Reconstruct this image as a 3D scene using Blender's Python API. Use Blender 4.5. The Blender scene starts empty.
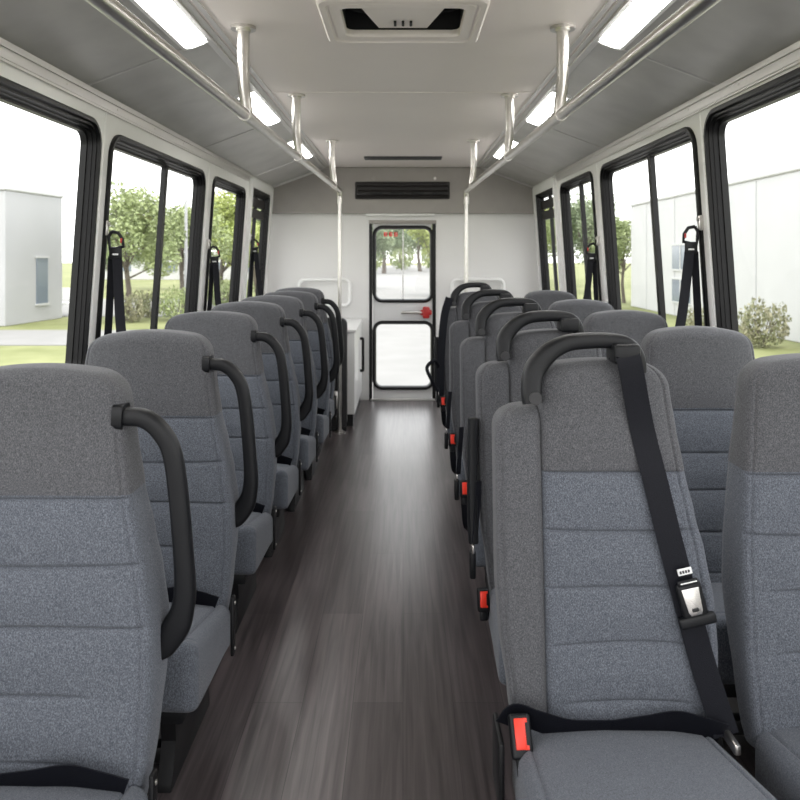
import bpy, bmesh, math, random
from mathutils import Vector, Matrix
PI = math.pi
C = bpy.context.scene.collection
CAMH = 1.293
F = 760.0
CEIL = 2.083
BACK = 6.82
GROUND = -0.75

# ------------------------------------------------------------------ materials
def mat(name):
    m = bpy.data.materials.new(name); m.use_nodes = True
    nt = m.node_tree
    return m, nt, nt.nodes['Principled BSDF']

def plain(name, col, rough=.5, metal=0., spec=.5, noise=0., nscale=20., bump=0.):
    m, nt, b = mat(name)
    b.inputs['Base Color'].default_value = (*col, 1)
    b.inputs['Roughness'].default_value = rough
    b.inputs['Metallic'].default_value = metal
    b.inputs['Specular IOR Level'].default_value = spec
    if noise or bump:
        tc = nt.nodes.new('ShaderNodeTexCoord')
        n = nt.nodes.new('ShaderNodeTexNoise'); n.inputs['Scale'].default_value = nscale
        n.inputs['Detail'].default_value = 3
        nt.links.new(tc.outputs['Object'], n.inputs['Vector'])
        if noise:
            r = nt.nodes.new('ShaderNodeValToRGB')
            r.color_ramp.elements[0].position = .3; r.color_ramp.elements[1].position = .7
            r.color_ramp.elements[0].color = (*[max(0, c*(1-noise)) for c in col], 1)
            r.color_ramp.elements[1].color = (*[min(1, c*(1+noise)) for c in col], 1)
            nt.links.new(n.outputs['Fac'], r.inputs['Fac'])
            nt.links.new(r.outputs['Color'], b.inputs['Base Color'])
        if bump:
            bp = nt.nodes.new('ShaderNodeBump'); bp.inputs['Strength'].default_value = bump
            bp.inputs['Distance'].default_value = .002
            nt.links.new(n.outputs['Fac'], bp.inputs['Height'])
            nt.links.new(bp.outputs['Normal'], b.inputs['Normal'])
    return m

def fabric(name, dark, mid, light):
    """heathered woven upholstery: fine two-tone threads, slightly vertical"""
    m, nt, b = mat(name)
    b.inputs['Roughness'].default_value = .9
    b.inputs['Specular IOR Level'].default_value = .2
    b.inputs['Sheen Weight'].default_value = .12
    b.inputs['Sheen Roughness'].default_value = .5
    tc = nt.nodes.new('ShaderNodeTexCoord')
    mp = nt.nodes.new('ShaderNodeMapping'); mp.inputs['Scale'].default_value = (520, 520, 300)
    n = nt.nodes.new('ShaderNodeTexNoise'); n.inputs['Scale'].default_value = 1.0
    n.inputs['Detail'].default_value = 3; n.inputs['Roughness'].default_value = .7
    nt.links.new(tc.outputs['Object'], mp.inputs['Vector']); nt.links.new(mp.outputs['Vector'], n.inputs['Vector'])
    r = nt.nodes.new('ShaderNodeValToRGB')
    e = r.color_ramp.elements
    e[0].position = .33; e[0].color = (*dark, 1)
    e[1].position = .68; e[1].color = (*light, 1)
    k = e.new(.5); k.color = (*mid, 1)
    nt.links.new(n.outputs['Fac'], r.inputs['Fac'])
    nt.links.new(r.outputs['Color'], b.inputs['Base Color'])
    bp = nt.nodes.new('ShaderNodeBump'); bp.inputs['Strength'].default_value = .35; bp.inputs['Distance'].default_value = .001
    nt.links.new(n.outputs['Fac'], bp.inputs['Height']); nt.links.new(bp.outputs['Normal'], b.inputs['Normal'])
    return m

def glass_mat(name, tint=(.97, .98, .98), refl=.06):
    m = bpy.data.materials.new(name); m.use_nodes = True
    nt = m.node_tree; nt.nodes.clear()
    o = nt.nodes.new('ShaderNodeOutputMaterial')
    t = nt.nodes.new('ShaderNodeBsdfTransparent'); t.inputs['Color'].default_value = (*tint, 1)
    g = nt.nodes.new('ShaderNodeBsdfGlossy'); g.inputs['Roughness'].default_value = .03
    lw = nt.nodes.new('ShaderNodeLayerWeight'); lw.inputs['Blend'].default_value = .5
    pw = nt.nodes.new('ShaderNodeMath'); pw.operation = 'POWER'; pw.inputs[1].default_value = 6
    nt.links.new(lw.outputs['Facing'], pw.inputs[0])
    fr = nt.nodes.new('ShaderNodeMath'); fr.operation = 'MULTIPLY_ADD'; fr.inputs[1].default_value = .22; fr.inputs[2].default_value = .02
    nt.links.new(pw.outputs[0], fr.inputs[0])
    mx = nt.nodes.new('ShaderNodeMixShader')
    nt.links.new(fr.outputs[0], mx.inputs[0]); nt.links.new(t.outputs[0], mx.inputs[1]); nt.links.new(g.outputs[0], mx.inputs[2])
    nt.links.new(mx.outputs[0], o.inputs['Surface'])
    return m

def emis(name, col, s):
    m, nt, b = mat(name)
    b.inputs['Base Color'].default_value = (*col, 1)
    b.inputs['Emission Color'].default_value = (*col, 1)
    b.inputs['Emission Strength'].default_value = s
    return m

def floor_mat():
    m, nt, b = mat('dark_wood_vinyl')
    tc = nt.nodes.new('ShaderNodeTexCoord')
    sp = nt.nodes.new('ShaderNodeSeparateXYZ'); nt.links.new(tc.outputs['Object'], sp.inputs[0])
    cb = nt.nodes.new('ShaderNodeCombineXYZ')
    nt.links.new(sp.outputs['Y'], cb.inputs['X']); nt.links.new(sp.outputs['X'], cb.inputs['Y'])
    br = nt.nodes.new('ShaderNodeTexBrick')
    br.inputs['Scale'].default_value = 1.0
    br.inputs['Mortar Size'].default_value = .0012
    br.inputs['Brick Width'].default_value = 1.1; br.inputs['Row Height'].default_value = .145
    br.inputs['Color1'].default_value = (.052, .044, .045, 1); br.inputs['Color2'].default_value = (.082, .071, .072, 1)
    br.inputs['Mortar'].default_value = (.03, .026, .027, 1); br.inputs['Bias'].default_value = 0.
    nt.links.new(cb.outputs[0], br.inputs['Vector'])
    mp = nt.nodes.new('ShaderNodeMapping'); mp.inputs['Scale'].default_value = (60, 2.2, 1)
    nt.links.new(tc.outputs['Object'], mp.inputs['Vector'])
    n = nt.nodes.new('ShaderNodeTexNoise'); n.inputs['Scale'].default_value = 1.; n.inputs['Detail'].default_value = 6
    n.inputs['Distortion'].default_value = .6
    nt.links.new(mp.outputs[0], n.inputs['Vector'])
    r = nt.nodes.new('ShaderNodeValToRGB')
    r.color_ramp.elements[0].position = .3; r.color_ramp.elements[0].color = (.52, .50, .50, 1)
    r.color_ramp.elements[1].position = .72; r.color_ramp.elements[1].color = (1.6, 1.54, 1.55, 1)
    nt.links.new(n.outputs['Fac'], r.inputs['Fac'])
    mx = nt.nodes.new('ShaderNodeMix'); mx.data_type = 'RGBA'; mx.blend_type = 'MULTIPLY'
    mx.inputs[0].default_value = 1.
    nt.links.new(br.outputs['Color'], mx.inputs[6]); nt.links.new(r.outputs['Color'], mx.inputs[7])
    nt.links.new(mx.outputs[2], b.inputs['Base Color'])
    b.inputs['Roughness'].default_value = .30
    b.inputs['Specular IOR Level'].default_value = .6
    bp = nt.nodes.new('ShaderNodeBump'); bp.inputs['Strength'].default_value = .12; bp.inputs['Distance'].default_value = .001
    nt.links.new(n.outputs['Fac'], bp.inputs['Height']); nt.links.new(bp.outputs['Normal'], b.inputs['Normal'])
    return m

M = {}
M['fab_low'] = fabric('blue_grey_fabric', (.046, .052, .064), (.096, .105, .125), (.186, .200, .230))
M['fab_up'] = fabric('charcoal_grey_fabric', (.043, .044, .049), (.083, .084, .091), (.150, .152, .162))
M['piping'] = plain('seam_thread', (.05, .052, .058), .9)
M['plastic'] = plain('black_plastic', (.006, .0065, .008), .44, spec=.3, noise=.15, nscale=400, bump=.15)
M['steel_dark'] = plain('black_steel', (.006, .006, .007), .5, spec=.35)
M['grey_dark'] = plain('dark_grey_panel', (.028, .028, .03), .55)
M['web'] = plain('black_webbing', (.0045, .005, .0085), .6, spec=.2, noise=.3, nscale=600, bump=.4)
M['rubber'] = plain('black_rubber', (.0035, .0035, .004), .36, spec=.3)
M['red'] = plain('red_plastic', (.85, .04, .018), .4)
M['dred'] = plain('dark_red_plastic', (.42, .02, .018), .4)
M['chrome'] = plain('bright_steel', (.75, .73, .70), .24, 1.)
M['steel'] = plain('brushed_steel', (.62, .60, .57), .28, 1., noise=.06, nscale=40)
M['alu'] = plain('aluminium_trim', (.68, .665, .65), .38, .75)
M['wall'] = plain('white_wall_panel', (.74, .735, .725), .42, noise=.015, nscale=3)
M['white'] = plain('white_paint', (.84, .84, .83), .3)
M['ceil'] = plain('ceiling_panel', (.86, .795, .762), .45, noise=.02, nscale=2)
M['cove'] = plain('grey_cove_panel', (.50, .49, .48), .30, .25, noise=.10, nscale=5)
M['header'] = plain('grey_header_panel', (.35, .33, .31), .6, noise=.04, nscale=9)
M['floor'] = floor_mat()
M['glass'] = glass_mat('window_glass')
M['lamp'] = emis('lamp_diffuser', (1, .975, .94), 16.)
M['vent'] = plain('black_vent', (.01, .008, .008), .5)
M['shadow'] = plain('dark_interior', (.012, .012, .013), .6)
M['label'] = plain('white_label', (.8, .8, .8), .5)
M['door'] = plain('door_panel', (.60, .60, .60), .4)
M['frost'] = M['glass']

# ------------------------------------------------------------------ helpers
def mk(name, bm, mats, parent=None, sharp=32, loc=None):
    me = bpy.data.meshes.new(name)
    bmesh.ops.recalc_face_normals(bm, faces=bm.faces[:])
    bm.to_mesh(me); bm.free()
    for p in me.polygons: p.use_smooth = True
    me.set_sharp_from_angle(angle=math.radians(sharp))
    if not isinstance(mats, (list, tuple)): mats = [mats]
    for m in mats: me.materials.append(M[m] if isinstance(m, str) else m)
    o = bpy.data.objects.new(name, me); C.objects.link(o)
    if parent is not None: o.parent = parent
    if loc is not None: o.location = loc
    return o

def tag(o, label=None, cat=None, group=None, kind=None):
    if label: o['label'] = label
    if cat: o['category'] = cat
    if group: o['group'] = group
    if kind: o['kind'] = kind
    return o

def empty(name, loc=(0, 0, 0), rz=0):
    o = bpy.data.objects.new(name, None); C.objects.link(o)
    o.location = loc; o.rotation_euler = (0, 0, rz); o.empty_display_size = .05
    return o

def copy_tree(o, parent=None):
    c = o.copy(); C.objects.link(c)
    if parent is not None: c.parent = parent
    for ch in list(o.children): copy_tree(ch, c)
    return c

def B(): return bmesh.new()

def box(bm, x0, x1, y0, y1, z0, z1, bev=0., seg=2, mi=0):
    r = bmesh.ops.create_cube(bm, size=1.)
    vs = r['verts']
    for v in vs:
        v.co = Vector((x0 + (v.co.x+.5)*(x1-x0), y0 + (v.co.y+.5)*(y1-y0), z0 + (v.co.z+.5)*(z1-z0)))
    fs = list({f for v in vs for f in v.link_faces})
    for f in fs: f.material_index = mi
    if bev:
        es = list({e for v in vs for e in v.link_edges})
        bmesh.ops.bevel(bm, geom=es, offset=bev, segments=seg, affect='EDGES', profile=.5, material=-1)
    return vs

def prism(bm, pts, axis, a0, a1, mi=0, bev=0):
    """extrude a 2D outline along an axis; pts in the other two axes (order xyz)"""
    def co(p, a):
        if axis == 'x': return (a, p[0], p[1])
        if axis == 'y': return (p[0], a, p[1])
        return (p[0], p[1], a)
    A = [bm.verts.new(co(p, a0)) for p in pts]; Bv = [bm.verts.new(co(p, a1)) for p in pts]
    n = len(pts); fs = []
    fs.append(bm.faces.new(A)); fs.append(bm.faces.new(Bv[::-1]))
    for i in range(n): fs.append(bm.faces.new((A[i], A[(i+1) % n], Bv[(i+1) % n], Bv[i])))
    for f in fs: f.material_index = mi
    if bev:
        es = list({e for f in fs[:2] for e in f.edges})
        bmesh.ops.bevel(bm, geom=es, offset=bev, segments=2, affect='EDGES', profile=.5, material=-1)

def catmull(pts, n=8):
    P = [Vector(p) for p in pts]; out = []
    for i in range(len(P)-1):
        p0 = P[i-1] if i else P[i]*2-P[i+1]; p1 = P[i]; p2 = P[i+1]
        p3 = P[i+2] if i+2 < len(P) else P[i+1]*2-P[i]
        for k in range(n):
            t = k/n
            out.append(.5*((2*p1)+(p2-p0)*t+(2*p0-5*p1+4*p2-p3)*t*t+(3*p1-p0-3*p2+p3)*t**3))
    out.append(P[-1]); return out

def sweep(bm, pts, hw, hd, ref=(0, 1, 0), n=16, power=3.5, mi=0, cap=True):
    """sweep a rounded section along pts; hw half-width in the direction tangent x ref, hd half-depth along ref"""
    P = [Vector(p) for p in pts]; N = len(P); rings = []
    R = Vector(ref)
    for i, p in enumerate(P):
        t = (P[min(i+1, N-1)]-P[max(i-1, 0)]).normalized()
        s = t.cross(R)
        if s.length < 1e-5: s = t.cross(Vector((1, 0, 0)))
        s.normalize(); d = s.cross(t).normalized()
        f = i/(N-1)
        w = hw(f) if callable(hw) else hw; q = hd(f) if callable(hd) else hd
        ring = []
        for k in range(n):
            a = 2*PI*k/n; c, sn = math.cos(a), math.sin(a)
            x = math.copysign(abs(c)**(2/power), c); y = math.copysign(abs(sn)**(2/power), sn)
            ring.append(bm.verts.new(p + s*(x*w) + d*(y*q)))
        rings.append(ring)
    for a, b in zip(rings, rings[1:]):
        for k in range(n):
            f = bm.faces.new((a[k], a[(k+1) % n], b[(k+1) % n], b[k])); f.material_index = mi
    if cap:
        bm.faces.new(rings[0][::-1]).material_index = mi; bm.faces.new(rings[-1]).material_index = mi

def tube(bm, pts, r, n=14, mi=0):
    P = [Vector(p) for p in pts]; N = len(P); rings = []
    t0 = (P[1]-P[0]).normalized()
    up = Vector((0, 0, 1)) if abs(t0.z) < .9 else Vector((0, 1, 0))
    s = t0.cross(up).normalized()
    for i, p in enumerate(P):
        t = (P[min(i+1, N-1)]-P[max(i-1, 0)]).normalized()
        s = (s - t*s.dot(t)).normalized(); d = t.cross(s)
        rr = r(i/(N-1)) if callable(r) else r
        rings.append([bm.verts.new(p+s*math.cos(2*PI*k/n)*rr+d*math.sin(2*PI*k/n)*rr) for k in range(n)])
    for a, b in zip(rings, rings[1:]):
        for k in range(n): bm.faces.new((a[k], a[(k+1) % n], b[(k+1) % n], b[k])).material_index = mi
    bm.faces.new(rings[0][::-1]).material_index = mi; bm.faces.new(rings[-1]).material_index = mi

def disc(bm, c, r, axis, h, n=24, mi=0, bev=0):
    a = Vector(axis).normalized()
    tube_pts = [Vector(c), Vector(c)+a*h]
    tube(bm, tube_pts, r, n, mi)

def ribbon(bm, pts, width_dir, w, th=.0025, mi=0):
    """flat webbing: pts centre line, width_dir vector or list of vectors"""
    P = [Vector(p) for p in pts]; N = len(P); rings = []
    for i, p in enumerate(P):
        t = (P[min(i+1, N-1)]-P[max(i-1, 0)]).normalized()
        wd = Vector(width_dir[i] if isinstance(width_dir, list) else width_dir)
        wd = (wd - t*wd.dot(t)).normalized(); nn = t.cross(wd)
        ww = w(i/(N-1)) if callable(w) else w
        rings.append([bm.verts.new(p+wd*a*ww/2+nn*b*th/2) for a, b in ((-1, -1), (1, -1), (1, 1), (-1, 1))])
    for a, b in zip(rings, rings[1:]):
        for k in range(4): bm.faces.new((a[k], a[(k+1) % 4], b[(k+1) % 4], b[k])).material_index = mi
    bm.faces.new(rings[0][::-1]).material_index = mi; bm.faces.new(rings[-1]).material_index = mi

def lerp(tab, x):
    if x <= tab[0][0]: return tab[0][1]
    for (a, va), (b, vb) in zip(tab, tab[1:]):
        if x <= b:
            t = (x-a)/(b-a); t = t*t*(3-2*t)*.5+t*.5
            return va+(vb-va)*t
    return tab[-1][1]

def arc_in(d, R):
    """inset of a round corner at distance d from the end"""
    if d >= R: return 0.
    return R - math.sqrt(max(0, R*R-(R-d)**2))

def pad(bm, s0, s1, xl, xr, yf, th, to_world, seams=(), vseams=(), Rc=(.05, .05), rt=.035, rc=.03, rb=.03,
        crown=0., bulge=.012, mat_of=None, step=.016, quilt=.006, arch=None, s0round=0.):
    """An upholstered pad: cross sections stacked along s. Front face carries stitched grooves."""
    S = set()
    k = int((s1-s0)/step)
    for i in range(k+1): S.add(round(s0+(s1-s0)*i/k, 4))
    for h, *_ in seams:
        for d in (-.012, -.008, -.005, -.0025, 0, .0025, .005, .008, .012): S.add(round(h+d, 4))
    R = max(max(Rc), rt)
    for i in range(1, 13): S.add(round(s1-R*(1-math.cos(PI/2*(1-i/13.))) , 5)); S.add(round(s1-R*(i/13.), 5))
    S.add(s1-.0008)
    if s0round:
        for i in range(1, 7): S.add(round(s0+s0round*(i/7.)**1.6, 5))
    S = sorted(x for x in S if s0 <= x < s1)
    us = set(round(-1+2*i/22, 4) for i in range(23))
    for u in vseams:
        for d in (-.035, -.022, -.012, 0, .012, .022, .035): us.add(round(u+d, 4))
    for e in (-1, 1):
        for d in (.012, .03, .055, .08): us.add(round(e-math.copysign(d, e), 4))
    us = sorted(u for u in us if -1 <= u <= 1)
    rings = []; sv = []
    for s in S:
        L, Rr = xl(s), xr(s)
        L += arc_in(s1-s, Rc[0]); Rr -= arc_in(s1-s, Rc[1])
        tin = arc_in(s1-s, rt)
        if s0round: tin = max(tin, arc_in(s-s0, s0round))
        t = th(s); ring = []
        def qf(u):
            """pillow and groove depth at (s,u): negative = towards the sitter"""
            d = 0.
            edge = max(0., 1-abs(u)**2.5)
            d -= bulge*edge
            if seams:
                hs = [h for h, *_ in seams]
                near = min(abs(s-h) for h in hs)
                d -= quilt*min(1., near/.05)*edge
                for h, ua, ub, dep in seams:
                    m = 1.
                    if u < ua: m = max(0, 1-(ua-u)/.12)
                    if u > ub: m = max(0, 1-(u-ub)/.12)
                    d += m*dep*math.exp(-((s-h)/.0035)**2)
            hwid = (Rr-L)/2
            for uv in vseams:
                d += .0045*math.exp(-((u-uv)*hwid/.0035)**2)
            return d
        hw = (Rr-L)/2
        for u in us:
            x = L+(Rr-L)*(u+1)/2
            dd = (1-abs(u))*hw
            y = yf(s)+tin+arc_in(dd, min(rc, t/2-tin if t/2-tin > .001 else .001))+qf(u)
            z = s
            if arch and abs(u) < .85: z += arch(s)*(1-(u/.85)**2)
            z -= crown*u*u*max(0, min(1, (s-s0)/(s1-s0)*2-1))
            ring.append((x, y, z))
        for u in reversed(us):
            x = L+(Rr-L)*(u+1)/2
            dd = (1-abs(u))*hw
            y = yf(s)+t-tin-arc_in(dd, min(rb, t/2-tin if t/2-tin > .001 else .001))
            z = s - crown*u*u*max(0, min(1, (s-s0)/(s1-s0)*2-1))
            ring.append((x, y, z))
        rings.append([bm.verts.new(to_world(p)) for p in ring]); sv.append(s)
    n = len(rings[0])
    for (a, b, s) in zip(rings, rings[1:], sv):
        for k in range(n):
            f = bm.faces.new((a[k], a[(k+1) % n], b[(k+1) % n], b[k]))
            f.material_index = mat_of(s, k < len(us)) if mat_of else 0
    nu = len(us)
    for ring, mi in ((rings[0], 0), (rings[-1], mat_of(s1, True) if mat_of else 0)):
        for k in range(nu-1):
            try:
                f = bm.faces.new((ring[k], ring[k+1], ring[n-2-k], ring[n-1-k])); f.material_index = mi
            except ValueError: pass

# ------------------------------------------------------------------ seat building
LEAN = .13
def back_y(h): return (h-.72)*LEAN
def idw(p): return Vector(p)
SEAMS = [(.825, -.93, .93, .006), (.70, -.92, .92, .006), (.585, -.62, .9, .006), (.46, -.55, .45, .006), (.345, -.4, .4, .004)]
def seat_arch(s): return .014*max(0, min(1, (.66-s)/.12))
def upper(s, front): return 1 if s > .83 else 0

def make_backrest(prof, h1=1.072):
    bm = B()
    pad(bm, .265, h1, lambda s: -lerp(prof, s), lambda s: lerp(prof, s), back_y, lambda s: lerp([(.27, .11), (.40, .122), (.55, .155), (.8, .13), (1.07, .095)], s),
        idw, SEAMS, (-.925, .925), (.050, .050), .030, .020, .045, crown=.012, bulge=.014, mat_of=upper, arch=seat_arch, s0round=.03)
    return bm

def make_cushion(hw_r, hw_f, cx=0.):
    """seat cushion, lofted from the backrest towards the front edge"""
    bm = B()
    def w(p):
        x, y, z = p            # y = depth from the top surface, z = distance to the front
        top = .312 + .085*min(1, (z+.0)/.40)
        yy = -.055 - z
        return Vector((x+cx, yy, top - y + .004*math.cos(x*9)))
    pad(bm, 0., .375, lambda s: -(hw_r+(hw_f-hw_r)*s/.375), lambda s: hw_r+(hw_f-hw_r)*s/.375, lambda s: 0., lambda s: lerp([(0, .115), (.375, .165)], s),
        w, [(.325, -.86, .86, .004)], (-.86, .86), (.040, .040), .030, .026, .016, bulge=.012, quilt=.003, step=.02)
    return bm

def add_base(root, hw, cx=0., aisle=-1):
    """pan, leg frames and foot rail under the cushion"""
    bm = B()
    box(bm, cx-hw+.03, cx+hw-.03, -.385, .02, .175, .235, .012)
    mk('seat_pan', bm, 'plastic', root)
    for s in (-1, 1):
        bm = B(); x = cx+s*(hw-.085)
        prism(bm, [(-.34, .19), (.0, .19), (-.03, .10), (.0, .02), (.0, .0), (-.36, .0), (-.36, .02), (-.32, .10)], 'x', x-.018, x+.018, bev=.004)
        mk('leg', bm, 'steel_dark', root)
    bm = B(); box(bm, cx-hw+.07, cx+hw-.07, -.30, -.26, .03, .07, .006)
    mk('cross_bar', bm, 'steel_dark', root)

def lap_belt(root, x0, x1, kind=0):
    bm = B()
    xs = [x0, x0+.02, x0+.06, x0+.12, x0+.2, (x0+x1)/2, x1-.16, x1-.1, x1-.05, x1]
    zs = [.338, .366, .358, .340, .337, .339, .350, .358, .346, .328]
    ys = [-.072, -.082, -.092, -.09, -.088, -.09, -.094, -.092, -.09, -.085]
    pts = catmull(list(zip(xs, ys, zs)), 6)
    ribbon(bm, pts, (0, -.35, .93), .055)
    return mk('lap_belt', bm, 'web', root)

def buckle(root, loc, rot=(0, 0, 0), name='belt_buckle', s=1.0):
    bm = B()
    box(bm, -.0185*s, .0185*s, -.012, .012, -.036*s, .033*s, .006, 3)
    box(bm, -.012*s, .012*s, -.007, .007, -.062*s, -.03*s, .004, 2)
    o = mk(name, bm, 'plastic', root, loc=loc); o.rotation_euler = rot
    bm = B(); box(bm, -.0118*s, .008*s, -.0145, -.008, -.022*s, .026*s, .003, 2); box(bm, .004*s, .0118*s, -.0135, -.008, .019*s, .026*s, .001, 2); box(bm, .004*s, .0118*s, -.0135, -.008, -.022*s, -.015*s, .001, 2)
    mk('release_button', bm, 'red', o)
    return o

PROF_L = [(.265, .248), (.36, .259), (.46, .264), (.56, .260), (.66, .246), (.74, .229), (.83, .207), (.93, .193), (1.0, .184), (1.072, .172)]
PROF_W = [(.265, .196), (.36, .202), (.46, .206), (.56, .205), (.66, .202), (.74, .196), (.83, .187), (.93, .176), (1.0, .169), (1.072, .160)]

def make_left_seat():
    root = empty('passenger_seat')
    mk('backrest', make_backrest(PROF_L), ['fab_low', 'fab_up'], root, sharp=60)
    mk('seat_cushion', make_cushion(.268, .270, .0), 'fab_low', root, sharp=60)
    add_base(root, .262)
    # aisle side grab loop
    bm = B()
    pts = catmull([(.155, .05, .976), (.191, .05, .974), (.224, .05, .970), (.253, .05, .948), (.277, .05, .906), (.290, .05, .828), (.301, .05, .700),
                   (.304, .05, .630), (.298, .05, .588), (.284, .05, .553), (.262, .05, .520), (.242, .05, .496)], 7)
    def hw(f): return lerp([(0, .0175), (.3, .018), (.55, .019), (.70, .022), (.80, .028), (.9, .026), (1, .012)], f)
    sweep(bm, pts, hw, lambda f: .0175, n=20, power=3.2)
    h = mk('grab_handle', bm, 'plastic', root, sharp=40)
    bm = B(); sweep(bm, [(.166, .050, .976), (.186, .05, .975)], .025, .024, n=20, power=4); mk('handle_collar', bm, 'plastic', h)
    lap_belt(root, -.23, .235)
    bm = B(); box(bm, .268, .278, -.062, -.036, .17, .335, .004); box(bm, .276, .281, -.053, -.046, .185, .193, .002, mi=1); box(bm, .276, .281, -.053, -.046, .312, .321, .002, mi=1)
    mk('hinge_bracket', bm, ['steel_dark', 'steel'], root)
    return root

def make_window_seat():
    root = empty('passenger_seat')
    mk('backrest', make_backrest(PROF_W), ['fab_low', 'fab_up'], root, sharp=60)
    mk('seat_cushion', make_cushion(.200, .205), 'fab_low', root, sharp=60)
    add_base(root, .200)
    return root

def make_aisle_seat():
    root = empty('passenger_seat')
    # main upholstered back: straight on the aisle side, flaring on the other
    pr = [(.265, .190), (.36, .203), (.46, .213), (.56, .211), (.66, .196), (.74, .178), (.83, .160), (.93, .145), (1.0, .136), (1.064, .128)]
    bm = B()
    pad(bm, .265, 1.064, lambda s: -.152, lambda s: lerp(pr, s), back_y, lambda s: lerp([(.27, .115), (.6, .12), (.8, .105), (1.07, .09)], s),
        idw, [(.83, -.93, .86, .006), (.71, -.93, .82, .006), (.592, -.9, .82, .005), (.478, -.85, .75, .005), (.365, -.65, .55, .004)], (.86,), (.052, .05), .034, .016, .04,
        crown=.008, bulge=.013, mat_of=upper, arch=seat_arch, s0round=.03)
    mk('backrest', bm, ['fab_low', 'fab_up'], root, sharp=60)
    # shoulder bolster on the aisle side
    bl = [(.265, -.215), (.36, -.226), (.5, -.244), (.6, -.25), (.96, -.25)]
    bm = B()
    pad(bm, .265, .962, lambda s: lerp(bl, s), lambda s: -.149, lambda s: back_y(s)-.002, lambda s: .112, idw, (), (-.74,), (.052, .004), .034, .022, .04,
        crown=0., bulge=.004, step=.02, s0round=.03)
    mk('side_bolster', bm, 'fab_up', root, sharp=60)
    mk('seat_cushion', make_cushion(.207, .222, -.018), 'fab_low', root, sharp=60)
    add_base(root, .207, -.018)
    # handle arching over the top
    bm = B()
    pts = catmull([(-.172, .015, .975), (-.1735, .02, .998), (-.166, .03, 1.042), (-.135, .037, 1.080), (-.093, .042, 1.102), (-.042, .044, 1.108), (.01, .044, 1.107),
                   (.042, .043, 1.098), (.060, .042, 1.072), (.062, .041, 1.04)], 7)
    sweep(bm, pts, lambda f: lerp([(0, .020), (.25, .0225), (.45, .0175), (.75, .0165), (1, .017)], f), .024, n=20, power=3.4)
    h = mk('grab_handle', bm, 'plastic', root, sharp=40)
    bm = B(); disc(bm, (-.170, -.012, .992), .0135, (0, -1, 0), .006, 20); mk('handle_button', bm, 'grey_dark', h)
    bm = B(); box(bm, .0, .058, -.004, .07, 1.062, 1.104, .008, 3); mk('belt_guide', bm, 'plastic', h)
    return root

SHP = [(.022, .045, 1.072), (.026, .010, 1.080), (.032, -.004, 1.066), (.06, .005, .93), (.083, -.012, .82), (.108, -.030, .70), (.136, -.044, .58), (.165, -.058, .46), (.19, -.075, .37), (.203, -.085, .325)]
def shoulder_belt(root):
    bm = B()
    pts = catmull(SHP, 7)
    ribbon(bm, pts, (1, 0, .22), lambda f: .046+.006*min(1, f*5), .003)
    o = mk('shoulder_belt', bm, 'web', root)
    # sliding latch plate
    a = math.radians(-13)
    bm = B()
    box(bm, -.034, .034, -.012, .004, -.034, -.014, .005, 3)
    box(bm, -.023, .023, -.007, .004, -.02, .045, .006, 3)
    lp = mk('latch_plate', bm, 'plastic', o, loc=(.147, -.057, .572)); lp.rotation_euler = (math.radians(-6), a*-1*-1, 0); lp.scale = (1.14, 1, 1.1)
    bm = B(); prism(bm, [(-.016, .036), (.016, .036), (.013, -.006), (-.010, -.012), (.011, -.012), (-.013, -.006)][:3]+[(.010, -.013), (-.010, -.013), (-.013, -.006)], 'y', -.0105, -.004, bev=.001)
    mk('latch_tongue', bm, 'chrome', lp)
    bm = B(); box(bm, -.006, .006, -.0125, -.009, -.006, .0, .001); mk('latch_slot', bm, 'shadow', lp)
    bm = B(); box(bm, -.019, .019, -.009, -.003, .040, .052, .003); box(bm, -.014, .016, -.0098, -.008, .0455, .0475, mi=1); mk('web_loop', bm, ['plastic', 'label'], lp)
    bm = B(); box(bm, -.013, .013, -.006, -.002, .060, .072, .001)
    for k in range(4): box(bm, -.010+k*.005, -.0065+k*.005, -.0068, -.0055, .0635, .0685, mi=1)
    mk('belt_label', bm, ['label', 'grey_dark'], lp)
    return o

# --- left row
left = [(1.46, -.737, 'large grey fabric seat with grab loop, nearest in the left row'),
        (2.19, -.752, 'grey fabric seat with grab loop, second from the camera in the left row'),
        (2.96, -.765, 'grey fabric seat with grab loop, third from the camera in the left row'),
        (3.62, -.757, 'grey fabric seat with grab loop, fourth from the camera in the left row'),
        (4.20, -.742, 'grey fabric seat with grab loop, fifth from the camera in the left row'),
        (4.74, -.722, 'grey fabric seat with grab loop, last fully showing backrest of the left row'),
        (5.28, -.738, 'mostly hidden grey seat beside the left vertical pole, end of the left row')]
proto_l = make_left_seat()
for i, (z, x, lab) in enumerate(left):
    o = proto_l if i == 0 else copy_tree(proto_l)
    o.location = (x, z, 0)
    tag(o, lab, 'seat', 'grey single seats of the left row')

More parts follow.
